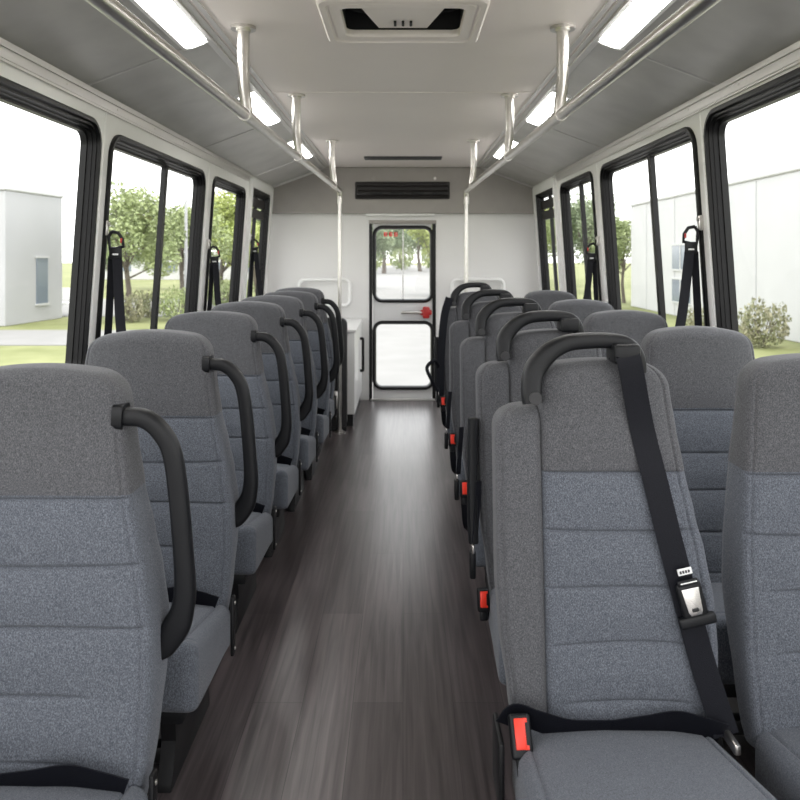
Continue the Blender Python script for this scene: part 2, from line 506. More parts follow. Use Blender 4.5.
# --- right side
right = [(1.62, .45, .925), (2.30, .478, .918), (3.02, .482, .905), (3.80, .486, .908), (4.82, .494, .945)]
ORD = ['nearest', 'second', 'third', 'fourth', 'last']
aisle0 = make_aisle_seat()
win0 = make_window_seat()
for i, (z, xa, xw) in enumerate(right):
    a = aisle0 if i == 0 else copy_tree(aisle0)
    a.location = (xa, z, 0)
    tag(a, ['grey aisle seat with arched handle and black shoulder belt, nearest on the right',
            'grey aisle seat with folded black armrest, directly behind the nearest belted seat',
            'grey aisle seat with arched handle, third from the camera on the right',
            'grey aisle seat with arched handle, fourth from the camera on the right',
            'grey aisle seat with arched handle, farthest on the right by the pole'][i], 'seat', 'grey aisle seats on the right')
    w = win0 if i == 0 else copy_tree(win0)
    w.location = (xw, z, 0)
    tag(w, ['grey window seat at the right picture edge, nearest on the right',
            'grey window seat below the right-hand wall belt, second from the camera',
            'grey window seat third from the camera on the right',
            'grey window seat fourth from the camera on the right',
            'small grey window seat farthest away on the right'][i], 'seat', 'grey window seats on the right')
    if i: right[i] = (z, xa, xw, a)
    else: right[0] = (z, xa, xw, a)
a1 = right[0][3]
shoulder_belt(a1)
lb = lap_belt(a1, -.238, .195)
buckle(a1, (-.219, -.125, .350), (math.radians(-32), 0, math.radians(4)), s=1.12)
bm = B(); box(bm, -.262, -.250, -.13, -.02, .20, .335, .005); mk('hinge_bracket', bm, 'steel_dark', a1)
bm = B(); box(bm, .198, .212, -.135, -.07, .315, .335, .004); o = mk('belt_stalk', bm, 'steel', a1)
for i in range(1, 5):
    z, xa, xw, a = right[i]
    bx = -.246
    buckle(a, (bx, -.10, (.30, .40, .40, .39)[i-1]), (math.radians(-8), 0, math.radians(6)), s=.95)
    bm = B(); ribbon(bm, catmull([(bx, -.10, (.30, .40, .40, .39)[i-1]-.03), (bx+.01, -.085, .26), (bx+.03, -.05, .22)], 5), (1, 0, 0), .03); mk('buckle_strap', bm, 'web', a)
    # hanging latch plate on a loop of webbing at the aisle edge
    bm = B(); ribbon(bm, catmull([(-.252, -.03, .62), (-.258, -.04, .54), (-.266, -.05, .44)], 6), (.6, .8, 0), .03); hb = mk('hanging_belt', bm, 'web', a)
    bm = B(); box(bm, -.282, -.264, -.075, -.045, .345, .425, .005); box(bm, -.276, -.268, -.08, -.05, .42, .447, .003, mi=1); mk('latch_plate', bm, ['plastic', 'chrome'], hb)
# folded armrest on the second aisle seat, belt strip on the last
z, xa, xw, a = right[1]
bm = B(); sweep(bm, catmull([(-.268, -.03, .44), (-.270, -.02, .55), (-.268, 0, .70), (-.266, .01, .80)], 6), .015, .03, n=16); mk('armrest', bm, 'plastic', a)
z, xa, xw, a = right[4]
bm = B(); ribbon(bm, catmull([(-.20, -.02, 1.03), (-.235, -.03, .90), (-.258, -.05, .62), (-.262, -.07, .38)], 6), (1, .2, 0), .05); mk('shoulder_belt', bm, 'web', a)
bm = B(); sweep(bm, catmull([(-.282, -.03, .46), (-.284, -.02, .6), (-.283, 0, .78)], 6), .014, .03, n=16); mk('armrest', bm, 'plastic', a)
bm = B(); tube(bm, catmull([(-.275, -.09, .45), (-.32, -.11, .53), (-.345, -.10, .60), (-.30, -.08, .64), (-.27, -.05, .60)], 6), .011, 10); mk('belt_loop', bm, 'web', a)

# ------------------------------------------------------------------ shell of the vehicle
Y0 = -.9
WT = 1.91                                # wall top
def wx(h): return 1.2-.07*(h-1.293)
def struct(o, label=None, cat=None):
    o['kind'] = 'structure'
    if label: o['label'] = label
    if cat: o['category'] = cat
    return o

def rrect(y0, y1, z0, z1, r, n=8):
    pts = []
    for cx, cz, a in ((y1-r, z1-r, 0), (y0+r, z1-r, 90), (y0+r, z0+r, 180), (y1-r, z0+r, 270)):
        for k in range(n+1):
            t = math.radians(a+90*k/n); pts.append((cx+r*math.cos(t), cz+r*math.sin(t)))
    return pts

def sheet(bm, outer, holes, place, th):
    """flat sheet with holes: 2D outlines filled, then given thickness; place(a, b, depth) -> point"""
    tmp = bmesh.new()
    loops = []
    for L in [outer]+holes:
        vs = [tmp.verts.new((a, b, 0)) for a, b in L]
        loops.append(vs)
        for i in range(len(vs)): tmp.edges.new((vs[i], vs[(i+1) % len(vs)]))
    bmesh.ops.triangle_fill(tmp, use_beauty=True, use_dissolve=False, edges=tmp.edges[:])
    tmp.verts.index_update()
    co = [v.co.copy() for v in tmp.verts]
    F_ = [[v.index for v in f.verts] for f in tmp.faces]
    Lp = [[v.index for v in L] for L in loops]
    tmp.free()
    A = [bm.verts.new(place(c.x, c.y, 0)) for c in co]; Bv = [bm.verts.new(place(c.x, c.y, th)) for c in co]
    for f in F_:
        bm.faces.new([A[i] for i in f]); bm.faces.new([Bv[i] for i in reversed(f)])
    for L in Lp:
        for i in range(len(L)):
            j = L[(i+1) % len(L)]; bm.faces.new((A[L[i]], A[j], Bv[j], Bv[L[i]]))

def ring_frame(bm, y0, y1, z0, z1, r, prof, place, n=8, mi=0):
    """frame of stepped profile: prof = list of (inset, depth)"""
    loops = []
    for ins, d in prof:
        loops.append([bm.verts.new(place(a, b, d)) for a, b in rrect(y0+ins, y1-ins, z0+ins, z1-ins, max(.012, r-ins), n)])
    for A, Bv in zip(loops, loops[1:]+[loops[0]]):
        m = len(A)
        for i in range(m):
            bm.faces.new((A[i], A[(i+1) % m], Bv[(i+1) % m], Bv[i])).material_index = mi

WINS = [(-.45, 1.28, .80, 1.80, .10), (1.36, 2.925, .80, 1.81, .10), (3.02, 4.47, .80, 1.79, .10), (4.66, 5.60, .80, 1.79, .08)]
REARW = (5.83, 6.60, .62, 1.80, .03)
widx = 0
for side, nm in ((-1, 'left'), (1, 'right')):
    def pl(y, h, d, side=side): return Vector((side*(wx(h)+d), y, h))
    lift = .032 if side == 1 else 0.
    wins = [(a, b, c, d+lift, r) for a, b, c, d, r in WINS]
    rearw = REARW[:3]+(REARW[3]+.02+lift*.5,)+REARW[4:]
    bm = B()
    sheet(bm, [(Y0, -.02), (BACK+.06, -.02), (BACK+.06, WT+.03), (Y0, WT+.03)],
          [rrect(a+.012, b-.012, c+.012, d-.012, r) for a, b, c, d, r in wins+[rearw]], pl, .05)
    struct(mk('wall_'+nm, bm, 'wall', sharp=20))
    for (a, b, c, d, r) in wins[1:]+[rearw]:
        widx += 1
        w = struct(empty('window_%d' % widx, (0, 0, 0)))
        bm = B()
        ring_frame(bm, a, b, c, d, r, [(0, .004), (0, -.010), (.006, -.014), (.018, -.014), (.022, -.003), (.030, -.003), (.033, .010), (.038, .010), (.041, .026), (.050, .026), (.050, .050), (.0, .050)], pl)
        mk('window_frame', bm, 'rubber', w, sharp=25)
        bm = B()
        o_ = [bm.verts.new(pl(y, h, .034)) for y, h in rrect(a+.044, b-.044, c+.044, d-.044, max(.012, r-.044))]
        bm.faces.new(o_)
        mk('window_pane', bm, 'glass', w)
        mull = {3.02: (3.68 if side == 1 else 3.84), 4.66: (5.12 if side == 1 else None), 5.83: 6.2}.get(a)
        if mull:
            bm = B()
            p = [pl(mull-.02, c+.04, .022), pl(mull+.02, c+.04, .022), pl(mull+.02, c+.04, .046), pl(mull-.02, c+.04, .046)]
            q = [pl(mull-.02, d-.04, .022), pl(mull+.02, d-.04, .022), pl(mull+.02, d-.04, .046), pl(mull-.02, d-.04, .046)]
            P = [bm.verts.new(v) for v in p]; Q = [bm.verts.new(v) for v in q]
            for i in range(4): bm.faces.new((P[i], P[(i+1) % 4], Q[(i+1) % 4], Q[i]))
            bm.faces.new(P); bm.faces.new(Q[::-1])
            mk('window_mullion', bm, 'rubber', w)
        if a == 5.83:
            # black header bar across the tall rear window
            for h0, h1 in ((1.60, 1.67), (1.69, 1.76)):
                bm = B()
                vs = [bm.verts.new(pl(y, h, dd)) for dd in (.02, .046) for y, h in ((a+.05, h0), (b-.05, h0), (b-.05, h1), (a+.05, h1))]
                bm.faces.new(vs[:4]); bm.faces.new(vs[4:][::-1])
                for i in range(4): bm.faces.new((vs[i], vs[(i+1) % 4], vs[4+(i+1) % 4], vs[4+i]))
                mk('window_crossbar', bm, 'vent', w)
    # raised white surround of the tall rear window
    bm = B()
    ring_frame(bm, REARW[0]-.085, BACK-.13, REARW[2]-.08, 1.885, .02, [(0, .0), (0, -.022), (.065, -.022), (.065, .0)], pl)
    struct(mk('trim_%d' % (1 if side < 0 else 2), bm, 'white', sharp=25))
    # aluminium moulding along the top of the wall with screws
    bm = B()
    for h0, h1, d in ((1.855, 1.905, -.010), (1.862, 1.872, -.014), (1.893, 1.912, -.018)):
        vs = [bm.verts.new(pl(y, h, dd)) for y in (Y0, 5.70) for h, dd in ((h0, .002), (h1, .002), (h1, d), (h0, d))]
        for i in range(4): bm.faces.new((vs[i], vs[(i+1) % 4], vs[4+(i+1) % 4], vs[4+i]))
        bm.faces.new(vs[:4]); bm.faces.new(vs[4:][::-1])
    t = struct(mk('trim_%d' % (3 if side < 0 else 4), bm, 'alu', sharp=20))
    bm = B()
    y = .3
    while y < 5.6:
        c = pl(y, 1.882, -.0095); disc(bm, c, .0045, (-side, 0, 0), .002, 10); y += .46
    mk('screws', bm, 'steel', t)['kind'] = 'stuff'
    # vertical panel joints
    bm = B()
    for y in (1.32, 2.97, 4.56):
        vs = [bm.verts.new(pl(yy, h, dd)) for h in (.05, 1.857) for yy, dd in ((y-.006, .001), (y+.006, .001), (y+.004, -.003), (y-.004, -.003))]
        for i in range(4): bm.faces.new((vs[i], vs[(i+1) % 4], vs[4+(i+1) % 4], vs[4+i]))
    struct(mk('trim_%d' % (5 if side < 0 else 6), bm, 'white', sharp=20))
    # sloping cove panel between wall and ceiling
    bm = B()
    xi, zi, xo, zo = .70, CEIL, wx(WT), WT
    box(bm, 0, 1, Y0, BACK+.02, 0, 1)
    for v in bm.verts:
        f = v.co.x; up = v.co.z*.04
        v.co.x = side*(xi+(xo-xi)*f); v.co.z = zi+(zo-zi)*f+up
    struct(mk('ceiling_'+nm, bm, 'cove'))
    cs = (zo-zi)/(xo-xi)
    bm = B()
    for y in (1.15, 2.76, 4.37, 5.90):
        vs = [bm.verts.new((side*(xi+.02+(xo-xi-.02)*f), yy, zi+cs*(.02+(xo-xi-.02)*f)-dz)) for f in (0, 1) for yy, dz in ((y-.010, 0), (y+.010, 0), (y+.006, .004), (y-.006, .004))]
        for i in range(4): bm.faces.new((vs[i], vs[(i+1) % 4], vs[4+(i+1) % 4], vs[4+i]))
    struct(mk('trim_%d' % (7 if side < 0 else 8), bm, 'alu', sharp=20))
    # moulding where cove meets ceiling
    bm = B()
    for (xa, xb, za, zb) in ((.685, .715, CEIL-.013, CEIL+.002), (.662, .690, CEIL-.005, CEIL+.002), (.632, .652, CEIL-.004, CEIL+.002)):
        box(bm, min(side*xa, side*xb), max(side*xa, side*xb), Y0, BACK-.03, za, zb, .002, 1)
    struct(mk('trim_%d' % (9 if side < 0 else 10), bm, 'alu', sharp=20))
    # lamps in the cove
    for j, (ya, yb) in enumerate(((.40, 1.15), (1.99, 2.75), (3.60, 4.37), (5.08, 5.92))):
        if j == 0: lab = 'white ceiling lamp behind the camera on the %s cove' % nm
        lab = ['long white cove lamp over the nearest %s seats' % nm, 'glowing cove lamp on the %s, largest in view, at the top edge' % nm,
               'glowing cove lamp on the %s beside the middle rail stanchion' % nm, 'small glowing cove lamp on the %s nearest the rear wall' % nm][j]
        r = tag(empty('ceiling_lamp', (0, 0, 0)), lab, 'lamp', 'cove lamps')
        ca = -math.atan(cs)
        ux = Vector((side*math.cos(ca), 0, -math.sin(ca))); un = Vector((-side*math.sin(ca), 0, -math.cos(ca)))
        c0 = Vector((side*xi, 0, zi))
        def cp(u, y, d): return c0+ux*u+Vector((0, y, 0))+un*d
        bm = B()
        o1 = rrect(.012+.0, .125, ya-.02, yb+.02, .02); 
        prof = [(0, -.001), (0, .009), (.012, .011), (.018, .004), (.018, -.001)]
        loops = []
        for ins, d in prof:
            loops.append([bm.verts.new(cp(a, b, d)) for a, b in rrect(-.008+ins, .106-ins, ya-.02+ins, yb+.02-ins, .026, 5)])
        for A, Bv in zip(loops, loops[1:]):
            for i in range(len(A)): bm.faces.new((A[i], A[(i+1) % len(A)], Bv[(i+1) % len(A)], Bv[i]))
        mk('lamp_frame', bm, 'white', r)
        bm = B()
        A = [bm.verts.new(cp(a, b, .003)) for a, b in rrect(.008, .090, ya, yb, .02, 5)]
        Bv = [bm.verts.new(cp(a, b, .012)) for a, b in rrect(.012, .086, ya+.006, yb-.006, .02, 5)]
        bm.faces.new(Bv)
        for i in range(len(A)): bm.faces.new((A[i], A[(i+1) % len(A)], Bv[(i+1) % len(A)], Bv[i]))
        mk('lamp_diffuser', bm, 'lamp', r)

# floor and ceiling
bm = B(); box(bm, -1.27, 1.27, Y0, BACK+.06, -.05, 0.); struct(mk('floor', bm, 'floor'))
HX, HY0, HY1 = .230, 2.44, 2.735
bm = B()
sheet(bm, [(-.702, Y0), (.702, Y0), (.702, BACK+.02), (-.702, BACK+.02)], [rrect(-HX, HX, HY0-.10, HY1, .03)], lambda a, b, d: Vector((a, b, CEIL+d)), .05)
struct(mk('ceiling', bm, 'ceil', sharp=20))
bm = B(); box(bm, -.69, .69, 3.66, 3.672, CEIL-.0025, CEIL+.001); struct(mk('trim_11', bm, 'ceil'))

# roof hatch
r = tag(empty('roof_hatch', (0, 2.45, CEIL)), 'square white roof hatch with black opening in the ceiling centre', 'roof hatch')
bm = B()
def hp(a, b, d): return Vector((a, b, -d))
def ring2(bm, x0, x1, y0, y1, rr, prof):
    loops = []
    for ins, d in prof:
        loops.append([bm.verts.new(hp(a, b, d)) for a, b in rrect(x0+ins, x1-ins, y0+ins, y1-ins, max(.008, rr-ins*.5), 6)])
    for A, Bv in zip(loops, loops[1:]):
        for i in range(len(A)): bm.faces.new((A[i], A[(i+1) % len(A)], Bv[(i+1) % len(A)], Bv[i]))
def ring2b(bm, o, i_, prof):
    loops = []
    for f, d in prof:
        q = [o[k]+(i_[k]-o[k])*f for k in range(4)]
        loops.append([bm.verts.new(hp(a, b, d)) for a, b in rrect(*q, .045-.015*f, 6)])
    for A, Bv in zip(loops, loops[1:]):
        for i in range(len(A)): bm.faces.new((A[i], A[(i+1) % len(A)], Bv[(i+1) % len(A)], Bv[i]))
ring2b(bm, (-.268, .268, -.16, .335), (-.198, .198, -.062, .245), [(0, -.001), (0, .012), (.10, .018), (.36, .018), (.44, .011), (.50, .011), (.56, .015), (.75, .017), (.97, .013), (1, .007), (1, -.012)])
mk('hatch_frame', bm, 'ceil', r, sharp=25)
bm = B(); box(bm, -.21, .21, -.25, .285, .10, .13); 
for x in (-.21, .205): box(bm, x, x+.005, -.245, .28, .0, .12)
box(bm, -.21, .21, .272, .285, .0, .12); box(bm, -.21, .21, -.25, -.238, .0, .12)
mk('hatch_recess', bm, 'shadow', r)
bm = B()
prism(bm, [(-.155, -.24), (.155, -.24), (.150, -.07), (.085, .205), (-.085, .205), (-.150, -.07)], 'z', .006, .018, bev=.003)
p = mk('hatch_vent_plate', bm, 'ceil', r)
bm = B()
for x in (-.027, 0, .027): box(bm, x-.0045, x+.0045, .12, .165, -.0005, .007, .001)
mk('vent_slots', bm, 'shadow', p)
bm = B(); tube(bm, [(-.205, .10, .05), (-.10, .16, .04)], .008, 8); mk('hatch_arm', bm, 'steel_dark', r)
bm = B(); tube(bm, [(.205, .10, .05), (.10, .16, .04)], .008, 8); mk('hatch_arm', bm, 'steel_dark', r)

# slot vent in the ceiling near the rear
bm = B(); box(bm, -.31, .31, 6.02, 6.15, CEIL-.014, CEIL+.002, .004); o = mk('ceiling_slot_vent', bm, 'grey_dark')
tag(o, 'narrow dark slot vent in the ceiling before the rear header', 'vent')
bm = B(); box(bm, -.285, .285, 6.05, 6.125, CEIL-.016, CEIL-.004, .002); mk('slot', bm, 'shadow', o)

# rear wall with door opening
DX0, DX1, DTOP = -.292, .285, 1.600
bm = B()
out = [(-1.24, -.02), (DX0, -.02), (DX0, DTOP), (DX1, DTOP), (DX1, -.02), (1.24, -.02), (1.24, 1.2), (1.165, 1.925), (.70, CEIL+.02), (-.70, CEIL+.02), (-1.165, 1.925), (-1.24, 1.2)]
sheet(bm, out, [], lambda a, b, d: Vector((a, BACK+d, b)), .05)
struct(mk('wall_back', bm, 'wall', sharp=20))
bm = B()
prism(bm, [(-1.172, 1.672), (1.172, 1.672), (1.152, 1.905), (.70, CEIL-.002), (-.70, CEIL-.002), (-1.152, 1.905)], 'y', BACK-.07, BACK-.001, bev=.006)
struct(mk('trim_12', bm, 'header', sharp=25))
bm = B(); box(bm, -.33, .28, BACK-.05, BACK-.002, 1.652, 1.672, .004); struct(mk('trim_13', bm, 'white'))
# thin cornice along slopes above header
bm = B()
for s in (-1, 1):
    tube(bm, [(s*1.15, BACK-.075, 1.908), (s*.70, BACK-.075, CEIL-.008)], .013, 8)
struct(mk('trim_14', bm, 'alu'))
# black vent grille on header
r = tag(empty('vent_grille', (0, BACK-.07, 0)), 'long black vent grille on the grey header above the rear door', 'vent')
bm = B()
ring2_pts = None
x0, x1, z0, z1 = -.425, .415, 1.797, 1.952
def vp(a, b, d): return Vector((a, -d, b))
loops = []
for ins, d in [(0, -.001), (0, .014), (.012, .016), (.018, .010), (.018, .002)]:
    loops.append([bm.verts.new(vp(a, b, d)) for a, b in rrect(x0+ins, x1-ins, z0+ins, z1-ins, .012, 4)])
for A, Bv in zip(loops, loops[1:]):
    for i in range(len(A)): bm.faces.new((A[i], A[(i+1) % len(A)], Bv[(i+1) % len(A)], Bv[i]))
bm.faces.new(loops[-1])
mk('grille_frame', bm, 'vent', r, sharp=25)
for k in range(3):
    bm = B(); zc = 1.826+k*.042
    prism(bm, [(-.014, zc-.006), (-.004, zc+.012), (-.002, zc+.010), (-.012, zc-.010)], 'x', x0+.018, x1-.018)
    mk('grille_slat', bm, 'vent', r)
for k in range(4):
    bm = B(); xa = -.30+k*.185; box(bm, xa, xa+.12, -.013, -.004, 1.838, 1.866, .003); mk('vent_nozzle', bm, 'steel_dark', r)

# small sensors above grille
bm = B(); disc(bm, (-.26, BACK-.0715, 1.982), .020, (0, -1, 0), .012, 16); tag(mk('ceiling_sensor', bm, 'header'), 'small round button sensor above the left end of the black grille', 'sensor')
bm = B(); disc(bm, (.285, BACK-.0715, 1.982), .012, (0, -1, 0), .012, 16); tag(mk('ceiling_sensor', bm, 'steel'), 'tiny round button sensor above the right end of the black grille', 'sensor')

# rear door
d = struct(empty('door_1', (0, BACK, 0)))
bm = B()
def dp(a, b, dd): return Vector((a, dd, b))
UW = (-.262, .262, .886, 1.555, .075); LW = (-.262, .268, .105, .700, .075)
sheet(bm, [(DX0+.022, .012), (DX1-.026, .012), (DX1-.026, DTOP-.008), (DX0+.022, DTOP-.008)], [rrect(*UW[:4], UW[4]), rrect(*LW[:4], LW[4])], lambda a, b, q: dp(a, b, .012+q), .03)
mk('door_panel', bm, 'door', d, sharp=20)
bm = B()
for (xa, xb) in ((DX0-.012, DX0+.016), (DX1-.022, DX1+.010)): box(bm, xa, xb, -.006, .045, 0, DTOP+.008, .002, 1)
mk('door_jamb', bm, 'rubber', d)
bm = B(); box(bm, DX0-.014, DX1+.014, -.012, .045, DTOP-.018, DTOP+.014, .003); mk('door_header', bm, 'header', d)
bm = B(); box(bm, DX0, DX1, -.03, .045, .0, .014, .003); mk('door_sill', bm, 'alu', d)
for W, nm in ((UW, 'upper_glazing'), (LW, 'lower_glazing')):
    bm = B()
    ring_frame(bm, W[0]-.012, W[1]+.012, W[2]-.012, W[3]+.012, W[4]+.012, [(0, .014), (0, -.004), (.010, -.012), (.024, -.012), (.030, -.002), (.034, .020), (.034, .035), (0, .035)], dp)
    g = mk('window_gasket', bm, 'rubber', d, sharp=25)
    bm = B(); bm.faces.new([bm.verts.new(dp(a, b, .025)) for a, b in rrect(W[0]+.012, W[1]-.012, W[2]+.012, W[3]-.012, W[4]-.01)])
    mk('glass_pane', bm, 'glass', g)
    if W is UW:
        bm = B()
        for k in range(3):
            xa = -.172+k*.046
            box(bm, xa, xa+.032, .018, .024, 1.468, 1.508, .006, 2)
        s = mk('red_marking', bm, 'red', g); s['label'] = 'three small red characters on the glass'
        bm = B()
        for k in range(3):
            xa = -.172+k*.046
            for zz in (1.477, 1.493): box(bm, xa+.014, xa+.024, .0165, .019, zz, zz+.006)
        mk('marking_gap', bm, 'label', s)
        bm = B(); box(bm, -.006, .006, .02, .03, W[2]+.02, W[3]-.02, .002); mk('sash_bar', bm, 'white', g)
bm = B()
zc = CAMH-56.3*BACK/F
tube(bm, [(-.015, -.035, zc-.004), (.03, -.040, zc), (.17, -.042, zc)], .012, 12); 
h = mk('door_lever', bm, 'steel', d); h['label'] = 'steel door lever'
bm = B(); box(bm, .175, .238, -.055, .012, zc-.052, zc+.052, .016, 3); box(bm, .155, .258, -.050, .010, zc-.022, zc+.022, .010, 3)
mk('lever_hub', bm, 'dred', h)['label'] = 'red lever hub'

# rectangular grab rails on the rear wall
for s, nm in ((-1, 'left'), (1, 'right')):
    xa, xb = (-.925, -.470) if s < 0 else (.435, .895)
    z0, z1 = .855, 1.085
    pts = []
    for a, b in rrect(min(xa, xb), max(xa, xb), z0, z1, .05, 6): pts.append((a, BACK-.055, b))
    bm = B(); tube(bm, pts+[pts[0]], .016, 10)
    r = tag(empty('wall_grab_rail', (0, 0, 0)), 'white rectangular grab rail on the rear wall, %s of the door' % nm, 'grab rail', 'rear wall grab rails')
    mk('rail_loop', bm, 'white', r, sharp=60)
    for x in (xa+.0, xb):
        bm = B(); tube(bm, [(x, BACK-.055, (z0+z1)/2), (x, BACK-.001, (z0+z1)/2)], .010, 10); mk('wall_stud', bm, 'white', r)

# left equipment cabinet and partition at the rear
r = tag(empty('side_cabinet', (-.58, 5.80, 0)), 'white waist high cabinet with black handle, left of the rear door', 'cabinet')
bm = B(); box(bm, -.45, .215, -.04, .95, .09, .715, .012); mk('cabinet_body', bm, 'white', r)
bm = B(); box(bm, -.45, .200, -.02, .93, .0, .092); mk('plinth', bm, 'steel_dark', r)
bm = B(); box(bm, -.46, .225, -.05, .96, .712, .735, .006); mk('cabinet_top', bm, 'white', r)
bm = B(); tube(bm, catmull([(.212, .66, .59), (.238, .66, .59), (.240, .66, .56), (.240, .66, .40), (.240, .66, .35), (.238, .66, .32), (.212, .66, .32)], 4), .012, 10)
mk('cabinet_handle', bm, 'rubber', r)
r = tag(empty('modesty_panel', (-.62, 5.62, 0)), 'dark grey partition panel behind the left pole', 'partition')
bm = B(); prism(bm, [(a, b) for a, b in rrect(-.35, .205, .02, .835, .05)], 'y', -.012, .055, bev=.006); mk('panel', bm, 'grey_dark', r)
bm = B(); box(bm, -.35, .20, -.02, .06, 0, .035, .004); mk('panel_base', bm, 'steel_dark', r)
bm = B(); box(bm, .06, .17, -.03, -.011, .17, .30, .006); mk('panel_plate', bm, 'steel', r)

# overhead handrails with stanchions and a floor pole
for s, nm in ((-1, 'left'), (1, 'right')):
    r = tag(empty('overhead_handrail', (0, 0, 0)), 'steel overhead handrail with drop stanchions and floor pole, on the %s of the aisle' % nm, 'handrail', 'overhead handrails')
    def rx(y): return s*(.575+(.462-.575)*(y-1.2)/(5.55-1.2))
    H = 1.775
    bm = B(); tube(bm, catmull([(rx(-.6), -.6, H), (rx(2.), 2., H), (rx(4.5), 4.5, H), (rx(5.45), 5.45, H-.004), (rx(5.54), 5.54, H-.03), (rx(5.56), 5.555, H-.10)], 8), .019, 16)
    mk('rail', bm, 'steel', r, sharp=60)
    for y in (.95, 2.62, 3.72, 5.2):
        x = rx(y)
        bm = B(); tube(bm, catmull([(x-s*-.012, y, CEIL), (x+s*.012, y, CEIL-.1), (x+s*.012, y, H+.12), (x+s*.004, y+.0, H+.05), (x, y, H)], 5), .021, 14)
        st = mk('stanchion', bm, 'steel', r, sharp=60)
        bm = B(); disc(bm, (x+s*.012, y, CEIL), .043, (0, 0, -1), .010, 24); disc(bm, (x+s*.012, y, CEIL-.01), .026, (0, 0, -1), .008, 20); mk('ceiling_flange', bm, 'steel', st, sharp=40)
        bm = B(); tube(bm, [(rx(y-.035), y-.035, H), (rx(y+.035), y+.035, H)], .0225, 16); mk('rail_clamp', bm, 'steel', st, sharp=40)
    xp = rx(5.55)
    bm = B(); tube(bm, [(xp, 5.55, .0), (xp, 5.55, H-.06)], .0145, 14); po = mk('floor_pole', bm, 'steel', r, sharp=60)
    bm = B(); disc(bm, (xp, 5.55, 0), .042, (0, 0, 1), .010, 24); disc(bm, (xp, 5.55, .01), .024, (0, 0, 1), .012, 20); mk('floor_flange', bm, 'steel', po, sharp=40)
    bm = B(); tube(bm, [(xp, 5.55, H-.10), (xp, 5.55, H-.05)], .021, 14); mk('pole_sleeve', bm, 'steel', po, sharp=40)

# wall-mounted belts beside the windows
def wall_belt(side, y, htop, lab, spread, low):
    r = tag(empty('wall_seat_belt', (side*wx(htop), y, htop)), lab, 'seat belt', 'belts hung on the window pillars')
    inw = -side
    bm = B(); box(bm, min(inw*.0, inw*.018), max(inw*.0, inw*.018), -.009, .009, -.015, .045, .003); disc(bm, (inw*.018, 0, .03), .007, (inw, 0, 0), .006, 12)
    mk('anchor_bracket', bm, 'steel', r)
    bm = B()
    tube(bm, [(inw*(.032+.0), 0, .0), (inw*.058, 0, -.005), (inw*.075, 0, -.03), (inw*.078, 0, -.06), (inw*.025, 0, -.07), (inw*.020, 0, -.02), (inw*.032, 0, 0)], .007, 8)
    lp = mk('latch_plate', bm, 'plastic', r, sharp=50)
    bm = B(); box(bm, min(inw*.022, inw*.072), max(inw*.022, inw*.072), -.009, .009, -.11, -.06, .007); box(bm, min(inw*.038, inw*.062), max(inw*.038, inw*.062), -.012, -.008, -.094, -.087, .002, mi=1); mk('belt_tongue', bm, ['plastic', 'label'], lp)
    bm = B(); box(bm, min(inw*.068, inw*.076), max(inw*.068, inw*.076), -.010, .0, -.046, -.026, .003); mk('release_tab', bm, 'dred', lp)
    bm = B(); ribbon(bm, catmull([(inw*.055, -.004, -.10), (inw*(.06+spread*.5), -.03, -.32), (inw*(.075+spread), -.07, low)], 6), (inw, .25, 0), .037); mk('strap', bm, 'web', r)
    bm = B(); ribbon(bm, catmull([(inw*.03, .008, -.10), (inw*.02, .005, -.32), (inw*.012, .0, low)], 6), (inw, .9, 0), .03); mk('strap', bm, 'web', r)
    return r
wall_belt(-1, 3.03, 1.39, 'black belt with red tab hanging beside the second left window', .03, -.50)
wall_belt(-1, 4.63, 1.35, 'black belt hanging beside the narrow third left window', .03, -.42)
wall_belt(-1, 5.86, 1.42, 'black belt hanging in front of the tall rear left window', .05, -.55)
wall_belt(1, 3.02, 1.41, 'black belt hanging between the two nearest right windows', .06, -.50)
wall_belt(1, 4.62, 1.37, 'black belt hanging beside the third right window', .05, -.42)

# ------------------------------------------------------------------ outside
def grass():
    m, nt, b = mat('lawn_grass')
    tc = nt.nodes.new('ShaderNodeTexCoord'); n = nt.nodes.new('ShaderNodeTexNoise'); n.inputs['Scale'].default_value = .6; n.inputs['Detail'].default_value = 8
    nt.links.new(tc.outputs['Object'], n.inputs['Vector'])
    r = nt.nodes.new('ShaderNodeValToRGB'); e = r.color_ramp.elements
    e[0].position = .35; e[0].color = (.15, .165, .055, 1); e[1].position = .65; e[1].color = (.235, .245, .105, 1)
    nt.links.new(n.outputs['Fac'], r.inputs['Fac']); nt.links.new(r.outputs['Color'], b.inputs['Base Color'])
    b.inputs['Roughness'].default_value = .95
    return m
M['grass'] = grass()
M['pave'] = plain('pale_concrete', (.225, .22, .21), .9, noise=.06, nscale=1.2)
M['bwall'] = plain('pale_building_cladding', (.40, .40, .41), .7, noise=.03, nscale=.8)
M['bwhite'] = plain('white_building_cladding', (.50, .50, .50), .7, noise=.03, nscale=.8)
M['bglass'] = plain('building_glass', (.16, .19, .23), .15)
M['bark'] = plain('tree_bark', (.13, .11, .09), .9, noise=.2, nscale=15)
def leafmat(name, a, b_):
    m, nt, b = mat(name)
    oi = nt.nodes.new('ShaderNodeTexCoord'); n = nt.nodes.new('ShaderNodeTexNoise'); n.inputs['Scale'].default_value = 2.5
    nt.links.new(oi.outputs['Object'], n.inputs['Vector'])
    r = nt.nodes.new('ShaderNodeValToRGB'); e = r.color_ramp.elements
    e[0].position = .35; e[0].color = (*a, 1); e[1].position = .65; e[1].color = (*b_, 1)
    nt.links.new(n.outputs['Fac'], r.inputs['Fac']); nt.links.new(r.outputs['Color'], b.inputs['Base Color'])
    b.inputs['Roughness'].default_value = .7
    b.inputs['Transmission Weight'].default_value = 0.
    return m
